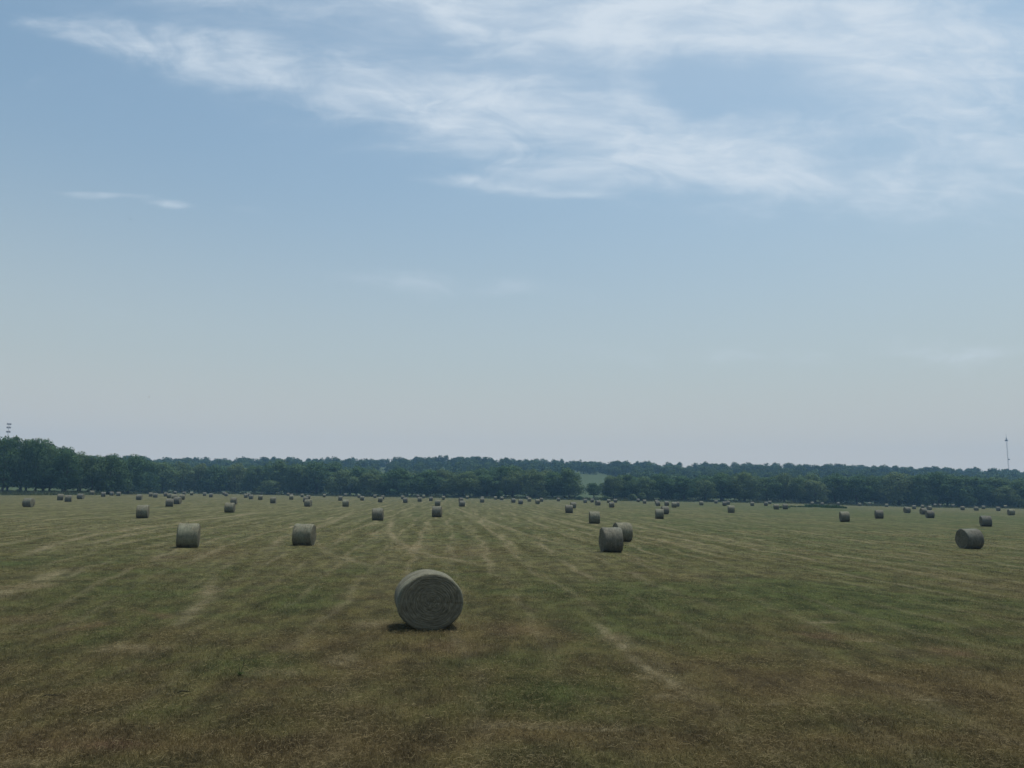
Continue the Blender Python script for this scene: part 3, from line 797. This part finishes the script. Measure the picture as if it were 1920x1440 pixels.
FRONT = [(-30, 822, 80, 3, 's'), (4, 814, 62, 2, 's'), (37, 818, 62, 6, 's'), (66, 824, 52, 2, 'd'), (92, 836, 56, 8, 'd'), (122, 843, 58, 2, 'd'), (150, 856, 44, 12, 's'),
         (172, 853, 52, 4, 'd'), (205, 852, 66, 0, 'd'), (240, 853, 60, 4, 'd'), (270, 864, 52, 2, 'd'), (303, 867, 58, 0, 'd'), (338, 864, 50, 4, 'd'), (372, 868, 48, 8, 'd'),
         (402, 870, 56, 0, 'd'), (440, 869, 52, 5, 'd'), (478, 872, 50, 2, 'd'), (516, 862, 58, 4, 'd'), (505, 898, 44, -6, 'p'), (556, 868, 50, 0, 'd'), (592, 864, 66, 6, 'd'),
         (638, 880, 62, 0, 'd'), (694, 886, 56, -5, 'p'), (668, 874, 52, 12, 'd'), (745, 876, 72, 2, 'd'), (800, 880, 66, 4, 'd'), (832, 880, 50, 10, 'd'), (868, 884, 74, -2, 'd'),
         (912, 888, 56, 4, 'd'), (948, 872, 60, 8, 'd'), (962, 882, 46, 0, 'd'), (1002, 883, 62, 2, 'd'), (1036, 884, 54, 6, 'd'), (1067, 877, 58, 0, 'd'),
         (1113.5, 904, 27, -4, 'g'), (1150, 891, 44, 2, 'p'), (1172, 888, 52, 6, 'd'), (1212, 893, 52, 0, 'd'), (1240, 888, 58, 4, 'd'), (1282, 890, 56, 0, 'd'), (1322, 897, 46, -3, 'p'),
         (1352, 886, 62, 5, 'd'), (1396, 884, 62, 0, 'd'), (1438, 892, 54, 3, 'd'), (1470, 886, 52, 6, 'd'), (1500, 893, 50, 0, 'd'), (1528, 899, 54, -4, 'p'), (1566, 888, 56, 4, 'd'),
         (1606, 890, 54, 0, 'd'), (1640, 892, 48, 5, 'd'), (1684, 884, 62, 2, 'd'), (1724, 888, 54, 0, 'd'), (1760, 884, 56, 5, 'd'), (1796, 890, 56, 0, 'd'), (1834, 892, 54, 4, 'd'),
         (1872, 893, 50, 6, 'd'), (1888, 910, 46, -4, 'p'), (1926, 896, 58, 2, 'd')]
ORD = ['', 'second ', 'third ', 'fourth ', 'fifth ', 'sixth ', 'seventh ', 'eighth ', 'ninth ', 'tenth ', 'eleventh ', 'twelfth ', 'thirteenth ', 'fourteenth ', 'fifteenth ',
       'sixteenth ', 'seventeenth ', 'eighteenth ', 'nineteenth ', 'twentieth ']
def nth(k): return ORD[k] if k < len(ORD) else None
def label_trees(recs, what, group):
    """say where along the row each stands, counted from the nearest landmark of the row"""
    recs = sorted(recs, key=lambda r: r[1])
    left = [r for r in recs if r[1] < 560]; mid = [r for r in recs if 560 <= r[1] < 1100]; gap = [r for r in recs if 1125 < r[1] < 1500]; rt = [r for r in recs if r[1] >= 1500]
    for k, r in enumerate(left):
        pos = 'leftmost of all' if k == 0 else nth(k) + 'from the left photo edge'
        yield r, pos
    for k, r in enumerate(reversed(mid)): yield r, (nth(k) + 'left of the meadow gap' if k else 'just left of the meadow gap')
    for k, r in enumerate(gap): yield r, (nth(k) + 'right of the meadow gap' if k else 'just right of the meadow gap')
    for k, r in enumerate(reversed(rt)): yield r, (nth(k) + 'from the right photo edge' if k else 'rightmost of all')
front = [plant(*a) for a in FRONT]
SHADE = {'g': 'dark green', 'd': 'dark green', 's': 'thin airy', 'p': 'pale green'}
for r, pos in label_trees([f for f in front if f[1] != 1113.5], '', ''):
    tr, px, h, w, kind = r
    size = 'tall' if h > 17.5 else ('small' if h < 11.5 else '')
    form = 'broad' if w > 15.5 else ('narrow' if w < 12 else '')
    words_ = [x for x in (size, form, SHADE[kind]) if x]
    tr['label'] = ' '.join(words_) + ' tree in the front row, ' + pos
    tr['group'] = 'trees in the front row of the wood'
for f in front:
    if f[1] == 1113.5: tag(f[0], 'small round tree on a bare trunk standing alone in the meadow gap', 'tree')
SECOND = []
x_ = -20
while x_ < 1945:
    if not 1078 < x_ < 1149:
        sk = float(np.interp(x_, SX, SY)); fr = min(f[1] for f in FRONT if abs(f[0] - x_) < 60)
        top = fr + random.uniform(1, 12)
        top = max(top, sk + random.uniform(1, 6)) if x_ > 250 else top
        SECOND.append((x_, top, random.uniform(46, 64), random.uniform(20, 42), 'd'))
    x_ += random.uniform(27, 38)
second = [plant(*a) for a in SECOND]
for r, pos in label_trees(second, '', ''):
    tr, px, h, w, kind = r
    tr['label'] = 'dark tree crown in the second row, ' + pos
    tr['group'] = 'trees in the second row of the wood'

# the wooded hills far behind, one mass
def distant_wood():
    Vs, Fs, Ns = [], [], []; n0 = 0
    base = [crown_arrays(300 + i, 640, .050, .02, .1) for i in range(6)]
    rg = np.random.default_rng(5); cnt = 0
    for _ in range(6000):
        d = 430 + 660 * rg.random() ** .8; t = -.78 + 1.56 * rg.random()
        td = float(np.interp(t, ax(EX), T_d))
        if d < td + 50: continue
        if .078 < t < .150 and d < 735 + 40 * math.sin(t * 90): continue            # the pasture in the gap
        if .06 < t < .165 and d < 640: continue
        # only the slope that can be seen above the front rows
        x = t * d; z = float(ground(x, d)); h = rg.uniform(8, 14); w = rg.uniform(9, 18)
        ypx = horizon_y(960 + t * FPX) - (z + h - CAMH) * FPX / d
        fr = min([f[1] for f in FRONT if abs(f[0] - (960 + t * FPX)) < 60] or [890])
        if ypx > fr + 12 and not .05 < t < .17: continue
        V, F, N = base[rg.integers(6)]; a = rg.random() * 6.28
        c, s = math.cos(a), math.sin(a)
        W = np.stack([(V[:, 0] * c - V[:, 1] * s) * w + x, (V[:, 0] * s + V[:, 1] * c) * w + d, V[:, 2] * h + z - .4], 1)
        Ns.append(np.stack([N[:, 0] * c - N[:, 1] * s, N[:, 0] * s + N[:, 1] * c, N[:, 2]], 1)); Vs.append(W); Fs.append(F + n0); n0 += len(W); cnt += 1
        if cnt > 1500: break
    me = crown_mesh('distant_wood', (np.concatenate(Vs), np.concatenate(Fs), np.concatenate(Ns)), M_WOODL)
    tag(link('distant_wood', me), 'hazy wooded hills rising behind the tree line', 'woodland', kind='stuff')
distant_wood()

# bushes at the foot of the wood
BUSH = [crown_mesh('bush', crown_arrays(400 + i, 1500, .05, -.02, .15), M_LEAF2 if i else M_LEAF) for i in range(3)]
def bush(px, py, wpx, hpx, i, label, group=None):
    v = hit(px, py); s = v.y / FPX
    t = thing('bush', label, 'bush', v, random.random() * 6, group)
    o = link('foliage', BUSH[i], t); t.scale = (wpx * s, wpx * s, hpx * s)
    st = MB()
    for k in range(5):
        a = k * 1.3; st.tube([(0, 0, -.03), (math.cos(a) * .1, math.sin(a) * .1, .25), (math.cos(a) * .25, math.sin(a) * .25, .6)], [.02, .014, .005], 5)
    link('stems', st.mesh('stems', [M_BARK]), t)
    return t
bush(936.5, 936, 16, 17, 0, 'round dark bush standing alone at the field edge, left of the photo centre line')
bush(1186, 938.5, 20, 12, 1, 'low pale bush right of the meadow gap, at the foot of the trees', 'low bushes at the foot of the wood')
bush(1203, 938.5, 22, 15, 2, 'larger rounded bush right of the meadow gap, beside the low pale one', 'low bushes at the foot of the wood')
bush(1086, 937.5, 12, 8, 0, 'low dark bush left of the small tree in the gap', 'low bushes at the foot of the wood')
bush(1135, 938, 16, 8, 1, 'small scrubby bush right of the small tree in the gap', 'low bushes at the foot of the wood')
bush(1296, 940, 9, 6, 0, 'tiny dark bush at the field edge, midway between gap and weed patch', 'low bushes at the foot of the wood')
bush(1905, 951.5, 30, 18, 1, 'pale bush at the foot of the trees by the right edge of the photo', 'low bushes at the foot of the wood')

# tall grass along the foot of the wood and a patch of weeds in the field
def tuft_cloud(name, xs, ys, hs, label, cat, mat, k=9):
    n = len(xs) * k; x = np.repeat(xs, k) + RNG.normal(0, .35, n); y = np.repeat(ys, k) + RNG.normal(0, .35, n)
    h = np.repeat(hs, k) * (.5 + .7 * RNG.random(n)); z = ground(x, y) - .03
    a = RNG.random(n) * 2 * PI; w = .10 + .12 * RNG.random(n); lx, ly = RNG.normal(0, .25, n) * h, RNG.normal(0, .25, n) * h
    bx, by = np.cos(a) * w, np.sin(a) * w
    V = np.stack([np.stack([x - bx, y - by, z], 1), np.stack([x + bx, y + by, z], 1),
                  np.stack([x + bx * .8 + lx * .4, y + by * .8 + ly * .4, z + h * .7], 1), np.stack([x + lx, y + ly, z + h], 1)], 1).reshape(-1, 3)
    me = mesh_from(name, V, np.arange(n * 4).reshape(-1, 4), [mat])
    tag(link(name, me), label, cat, kind='stuff')
n_ = 5200
t_ = RNG.random(n_) * 1.5 - .75
d_ = np.interp(t_, ax(EX), E_d) + 1 + 20 * RNG.random(n_)
hh = (.25 + .75 * RNG.random(n_) ** 2) * (.5 + vnoise(t_ * 90, d_ / 9, 44))
M_TALL = mat_leaf('tall_grass', (.060, .085, .034), (.120, .135, .062), (.130, .130, .066))
M_WEED = mat_leaf('weed_leaves', (.040, .076, .030), (.072, .118, .048), (.060, .10, .040))
tuft_cloud('tall_grass', t_ * d_, d_, hh, 'uncut pale green grass along the foot of the wood', 'grass', M_TALL)
wx, wy, wh = [], [], []
for px, py, n, sp, hg in ((1548, 951.5, 190, 25, .75), (1563, 952.5, 120, 18, .55), (1528, 950.5, 90, 12, .8), (1465, 952, 26, 12, .4), (1497, 950.5, 34, 16, .4)):
    v = hit(px, py); s = v.y / FPX
    for k in range(n):
        wx.append(v.x + random.uniform(-1, 1) * sp * s); wy.append(v.y + random.uniform(-3, 3)); wh.append(hg * random.uniform(.5, 1.3))
tuft_cloud('tall_weeds', np.array(wx), np.array(wy), np.array(wh), 'dark green strip of tall weeds left uncut in the right of the field', 'weeds', M_WEED, 14)

# ------------------------------------------------------------------ masts beyond the wood
def mat_plain(name, col, rough=.5, metal=0.0):
    m, nt, out = new_mat(name)
    tc = nt.new('ShaderNodeTexCoord'); n = nt.noise(tc.outputs['Object'], 3, 3)
    principled(nt, out, nt.mix(n, tuple(c * .8 for c in col), tuple(min(1, c * 1.15) for c in col)), rough, metal=metal, spec=.3)
    return m
M_STEEL = mat_plain('galvanised_steel', (.20, .21, .22), .5)
M_PANEL = mat_plain('antenna_panel', (.14, .125, .145), .5)
def lattice(h, r, step=2.2):
    b = MB(); leg = [(math.cos(a) * r, math.sin(a) * r) for a in (PI / 2, PI / 2 + 2 * PI / 3, PI / 2 + 4 * PI / 3)]
    for x, y in leg: b.tube([(x, y, 0), (x, y, h)], [.11, .11], 6)
    k = 0; z = 0
    while z + step <= h:
        for i in range(3):
            (x0, y0), (x1, y1) = leg[i], leg[(i + 1) % 3]
            if k % 2: x0, y0, x1, y1 = x1, y1, x0, y0
            b.tube([(x0, y0, z), (x1, y1, z + step)], [.05, .05], 4, False); b.tube([(x0, y0, z), (x1, y1, z)], [.05, .05], 4, False)
        k += 1; z += step
    return b.mesh('lattice_mast', [M_STEEL])
def mast_right():
    d = 1060.0; r_ = ray(1891.5, 886); x = r_.x * d; z0 = float(ground(x, d))
    zt = lambda py: CAMH + ray(1891, py).z * d - z0
    t = thing('radio_mast', 'tall thin lattice radio mast with a ring of antennas near its top, far right', 'mast', (x, d, z0 - .2))
    link('lattice_mast', lattice(zt(826), .62), t)
    b = MB(); zc = zt(825.5)
    b.tube([(0, 0, zc - 1.1), (0, 0, zc - .9), (0, 0, zc + .9), (0, 0, zc + 1.1)], [.8, 1.3, 1.3, .8], 12)
    pl = link('antenna_ring', b.mesh('antenna_ring', [M_STEEL]), t)
    for k in range(6):
        a = k * PI / 3 + .3; q = MB(); q.box((math.cos(a) * 1.7, math.sin(a) * 1.7, zc), (.14, .22, 1.1), a); link('antenna_panel', q.mesh('antenna_panel', [M_PANEL]), pl)
    w = MB(); w.tube([(0, 0, zt(826)), (0, 0, zt(820.5)), (0, 0, zt(820)), (0, 0, zt(813.5))], [.7, .6, .25, .18], 6); link('whip_antenna', w.mesh('whip_antenna', [M_STEEL]), t)
    q = MB(); zq = zt(861); q.tube([(.55, -.2, zq), (1.2, -.4, zq), (2.0, -.5, zq)], [.25, .9, .8], 10); link('dish_antenna', q.mesh('dish_antenna', [M_PANEL]), t)
mast_right()
def mast_left():
    d = 620.0; r_ = ray(15, 815); x = r_.x * d; z0 = float(ground(x, d))
    zt = lambda py: CAMH + ray(15, py).z * d - z0
    t = thing('cell_tower', 'slim tower with three stacked tiers of dark antenna panels above the far left trees', 'tower', (x, d, z0 - .2))
    b = MB(); b.tube([(0, 0, 0), (0, 0, zt(793))], [.28, .14], 8); link('pole', b.mesh('pole', [M_STEEL]), t)
    for py in (794.5, 801, 809):
        z = zt(py); f = MB()
        for k in range(3):
            a0, a1 = k * 2 * PI / 3 + .4, (k + 1) * 2 * PI / 3 + .4
            f.tube([(math.cos(a0) * 1.35, math.sin(a0) * 1.35, z), (math.cos(a1) * 1.35, math.sin(a1) * 1.35, z)], [.06, .06], 5)
            f.tube([(0, 0, z), (math.cos(a0) * 1.35, math.sin(a0) * 1.35, z)], [.05, .05], 5)
        fr = link('antenna_frame', f.mesh('antenna_frame', [M_STEEL]), t)
        for k in range(6):
            a = k * PI / 3 + .4; q = MB(); q.box((math.cos(a) * 1.38, math.sin(a) * 1.38, z), (.12, .17, .70), a); link('antenna_panel', q.mesh('antenna_panel', [M_PANEL]), fr)
mast_left()

# ------------------------------------------------------------------ two birds far up
M_BIRD = mat_plain('dark_plumage', (.035, .035, .040), .7)
def bird(px, py, d, head, tilt, label):
    r_ = ray(px, py); b = MB()
    b.tube([(0, -.15, 0), (0, -.10, .004), (0, -.02, .006), (0, .06, .004), (0, .09, .012), (0, .115, .010), (0, .135, .005)], [.004, .016, .03, .026, .018, .016, .003], 8)
    for s in (-1, 1):                                            # one wing each side, arched and tapering
        sec = [(.02, .05, -.05, .012), (.10, .055, -.04, .045), (.19, .03, -.03, .05), (.27, -.015, -.035, .035)]
        V = []
        for x, f, k, z in sec: V += [(s * x, f, z + .004), (s * x, k, z), (s * x, f, z - .003)]
        F = [[i * 3 + a, i * 3 + (a + 1) % 3, i * 3 + 3 + (a + 1) % 3, i * 3 + 3 + a] for i in range(3) for a in range(3)]
        b.add(V, F, [[9, 10, 11]])
    b.add([(0, -.13, .004), (-.045, -.24, .002), (.045, -.24, .002), (0, -.13, -.004)], [], [[0, 1, 2], [3, 2, 1]])
    o = link('bird', b.mesh('bird', [M_BIRD], True)); o.location = (r_.x * d, d, CAMH + r_.z * d); o.rotation_euler = (tilt, tilt * .8, head)
    tag(o, label, 'bird', 'birds flying over the field')
bird(244.5, 411.5, 105, 1.1, .35, 'dark bird high in the blue sky above the left of the field')
bird(279.5, 744.5, 125, 2.4, -.1, 'tiny dark bird low in the pale sky over the left trees')

# ------------------------------------------------------------------ weed and sticks close by
M_STEM = mat_plain('dry_stem', (.030, .026, .016), .9); M_ROS = mat_leaf('weed_rosette', (.035, .060, .022), (.070, .100, .040), (.06, .09, .03))
def weed():
    v = hit(450, 1266); t = thing('thistle_weed', 'dark two stemmed dead weed sticking up from the grass, left foreground', 'weed', (v.x, v.y, float(ground(v.x, v.y, True))))
    k = v.y / FPX; b = MB()
    b.tube([(0, 0, -.02), (.02, 0, 9 * k), (.055, .01, 19 * k), (.06, 0, 26 * k), (.075, 0, 36 * k)], [.007, .006, .005, .004, .002], 6)
    link('stem', b.mesh('stem', [M_STEM]), t)
    b = MB(); b.tube([(-.01, 0, -.02), (-.015, .01, 8 * k), (-.035, .01, 18 * k)], [.006, .006, .004], 6); b.tube([(-.035, .01, 18 * k), (-.034, .01, 20 * k)], [.007, .003], 6)
    link('stem', b.mesh('stem', [M_STEM]), t)
    V, F = [], []
    for i in range(16):
        a = i * 2.4; L = .05 + .06 * random.random(); n = len(V); c, s = math.cos(a), math.sin(a)
        V += [(0, 0, .0), (c * L * .5 - s * .012, s * L * .5 + c * .012, .05), (c * L, s * L, .035 + .04 * random.random()), (c * L * .5 + s * .012, s * L * .5 - c * .012, .045)]; F.append([n, n + 1, n + 2, n + 3])
    link('leaves', mesh_from('leaves', np.array(V), np.array(F), [M_ROS]), t)
weed()
def stick(px, py, L, ang, label):
    v = hit(px, py); z = float(ground(v.x, v.y, True)) + .03; b = MB()
    b.tube([(-L / 2, 0, -.02), (-L / 5, .02, .012), (L / 6, -.01, .016), (L / 2, .015, .005)], [.006, .013, .011, .004], 6)
    b.tube([(L / 6, -.01, .016), (L / 3, -.05, .045)], [.006, .002], 5)
    o = link('stick', b.mesh('stick', [M_STEM], True)); o.location = (v.x, v.y, z); o.rotation_euler = (0, 0, ang)
    tag(o, label, 'stick', 'sticks lying in the grass')
stick(93, 1311, .32, .12, 'dark stick lying in the grass near the lower left edge of the photo')
stick(345, 1301, .26, -.1, 'thin dark stick lying in the grass below the dead weed')

# ------------------------------------------------------------------ haze
HAZE = .00027
def haze():
    m, nt, out = new_mat('haze_air')
    v = nt.new('ShaderNodeVolumePrincipled'); v.inputs['Color'].default_value = (.34, .64, 1.0, 1); v.inputs['Density'].default_value = HAZE
    v.inputs['Anisotropy'].default_value = .0
    nt.l.new(v.outputs[0], out.inputs['Volume'])
    b = MB(); b.box((0, 600, 49), (1300, 900, 53)); o = link('haze', b.mesh('haze', [m])); tag(o, 'thin pale summer haze over the field', 'haze', kind='stuff')
haze()

# ------------------------------------------------------------------ light and sky
EL, AZ = math.radians(75), math.radians(52)       # sun high, behind the scene to the right
sd = Vector((math.cos(EL) * math.sin(AZ), math.cos(EL) * math.cos(AZ), math.sin(EL)))
sun = bpy.data.lights.new('sun', 'SUN'); sun.energy = 3.1; sun.angle = math.radians(.6); sun.color = (1, .96, .88)
so = bpy.data.objects.new('sun', sun); COL.objects.link(so); so.rotation_euler = sd.to_track_quat('Z', 'Y').to_euler(); so.location = (0, 0, 60)

W = bpy.data.worlds.new('World'); S.world = W; W.use_nodes = True
W.node_tree.nodes.clear(); nt = NT(W.node_tree)
tc = nt.new('ShaderNodeTexCoord'); D = tc.outputs['Generated']
sky = nt.new('ShaderNodeTexSky'); sky.sky_type = 'NISHITA'; sky.sun_disc = False
sky.sun_elevation = EL; sky.sun_rotation = AZ; sky.altitude = 200; sky.air_density = 1.0; sky.dust_density = 3.0; sky.ozone_density = 1.3
SKY = .10
x, y, z = nt.sep(D)
ya = nt.math('MAXIMUM', nt.math('ABSOLUTE', y), .08)
P2 = nt.comb(nt.math('DIVIDE', x, ya), nt.math('DIVIDE', z, ya), 0.0)      # bearing and height of the direction
def cloud_band(px, py, hw, hh, deg, w):
    r_ = ray(px, py); k = 1 / FPX
    return nt.math('MULTIPLY', gauss2(nt, warp, (r_.x, r_.z), (hw * k, hh * k), math.radians(-deg)), w)
wn = nt.new('ShaderNodeTexNoise'); nt.put(wn.inputs['Vector'], nt.mapping(P2, scale=(3, 9, 1))); wn.inputs['Scale'].default_value = 1.0; wn.inputs['Detail'].default_value = 4
warp = nt.vmath('ADD', P2, nt.vmath('MULTIPLY', nt.vmath('SUBTRACT', wn.outputs['Color'], (.5, .5, .5)), (.20, .06, 0)))
BANDS = [(90, 55, 190, 26, 9, .36), (280, 85, 220, 45, 12, .42), (440, 110, 280, 55, 13, .55), (700, 185, 330, 85, 13, .70), (1000, 235, 310, 100, 12, .90), (1330, 300, 340, 82, 8, .78), (1740, 330, 400, 85, 3, .70),
         (860, 20, 330, 60, 6, .8), (1150, 55, 360, 75, 6, .85), (1500, 30, 470, 105, 5, .95), (1820, 115, 300, 100, 8, .9), (450, 5, 220, 24, 5, .5), (1240, 215, 120, 50, 40, .55),
         (1880, 240, 200, 45, 4, .45), (1600, 240, 300, 60, 4, .30), (215, 360, 85, 9, 3, 1.0), (335, 383, 42, 9, 3, .8), (915, 352, 75, 11, 12, .5), (1080, 374, 120, 10, 8, .40), (820, 345, 80, 9, 8, .33),
         (820, 540, 340, 40, 3, .36), (1850, 660, 280, 40, 2, .42), (1300, 665, 320, 32, 1, .32), (40, 140, 70, 24, 0, .25), (480, 390, 60, 14, 0, .25), (250, 580, 300, 30, 2, .2)]
mask = None
for b_ in BANDS:
    g_ = cloud_band(*b_); mask = g_ if mask is None else nt.math('ADD', mask, g_)
tilt_ = math.radians(11)
f1 = nt.noise(nt.mapping(warp, rot=(0, 0, tilt_), scale=(3.4, 10, 1)), 1.0, 5, .6, .5)
f2 = nt.noise(nt.mapping(warp, rot=(0, 0, tilt_ * 1.2), scale=(7, 15, 1)), 1.0, 5, .62, .7)
f3 = nt.noise(nt.mapping(P2, rot=(0, 0, tilt_ * .8), scale=(8, 36, 1)), 1.0, 3, .6, .5)
ff = nt.math('ADD', nt.math('ADD', nt.math('MULTIPLY', f1, .45), nt.math('MULTIPLY', f2, .38)), nt.math('MULTIPLY', f3, .17))
den = nt.math('ADD', nt.math('MINIMUM', mask, 1.15), nt.math('MULTIPLY', nt.math('SUBTRACT', ff, .5), 3.5))
den = nt.math('MULTIPLY', nt.step(den, .05, 1.5), nt.step(mask, .0, .5))
den = nt.math('MULTIPLY', den, nt.step(nt.math('ADD', nt.math('MULTIPLY', f2, .6), nt.math('MULTIPLY', f3, .4)), .32, .66, .42, .92), clamp=True)
veil = nt.math('ADD', cloud_band(1250, 190, 900, 200, 8, .22), cloud_band(1500, 60, 600, 120, 4, .2))
veil = nt.math('MULTIPLY', veil, nt.step(f1, .3, .7, .4, 1.0))
den = nt.math('SUBTRACT', 1.0, nt.math('MULTIPLY', nt.math('SUBTRACT', 1.0, den), nt.math('SUBTRACT', 1.0, veil)))
den = nt.math('MULTIPLY', den, nt.step(z, .0, .05))
skyc = nt.mix(1.0, sky.outputs[0], (1.33, 1.51, 1.36), 'MULTIPLY')
low = nt.step(z, .0, .50, 1.0, 0.0)
skyc = nt.mix(nt.math('MULTIPLY', nt.math('POWER', low, 1.15), .9), skyc, tuple(v / SKY for v in (.518, .538, .518)))
skyc = nt.mix(nt.step(z, .0, .17, .85, 0.0), skyc, tuple(v / SKY for v in (.605, .592, .572)))
cl = nt.mix(den, skyc, tuple(v / SKY for v in (.67, .755, .84)))
bg = nt.new('ShaderNodeBackground'); nt.put(bg.inputs[0], cl); bg.inputs[1].default_value = SKY
wo = nt.new('ShaderNodeOutputWorld'); nt.l.new(bg.outputs[0], wo.inputs[0])

# ------------------------------------------------------------------ render settings
S.render.engine = 'CYCLES'
S.view_settings.view_transform = 'Standard'; S.view_settings.look = 'None'; S.view_settings.gamma = 1.0; S.view_settings.exposure = 0.0
S.cycles.use_denoising = True
S.cycles.max_bounces = 6; S.cycles.diffuse_bounces = 3; S.cycles.transmission_bounces = 3; S.cycles.volume_bounces = 0; S.cycles.transparent_max_bounces = 4
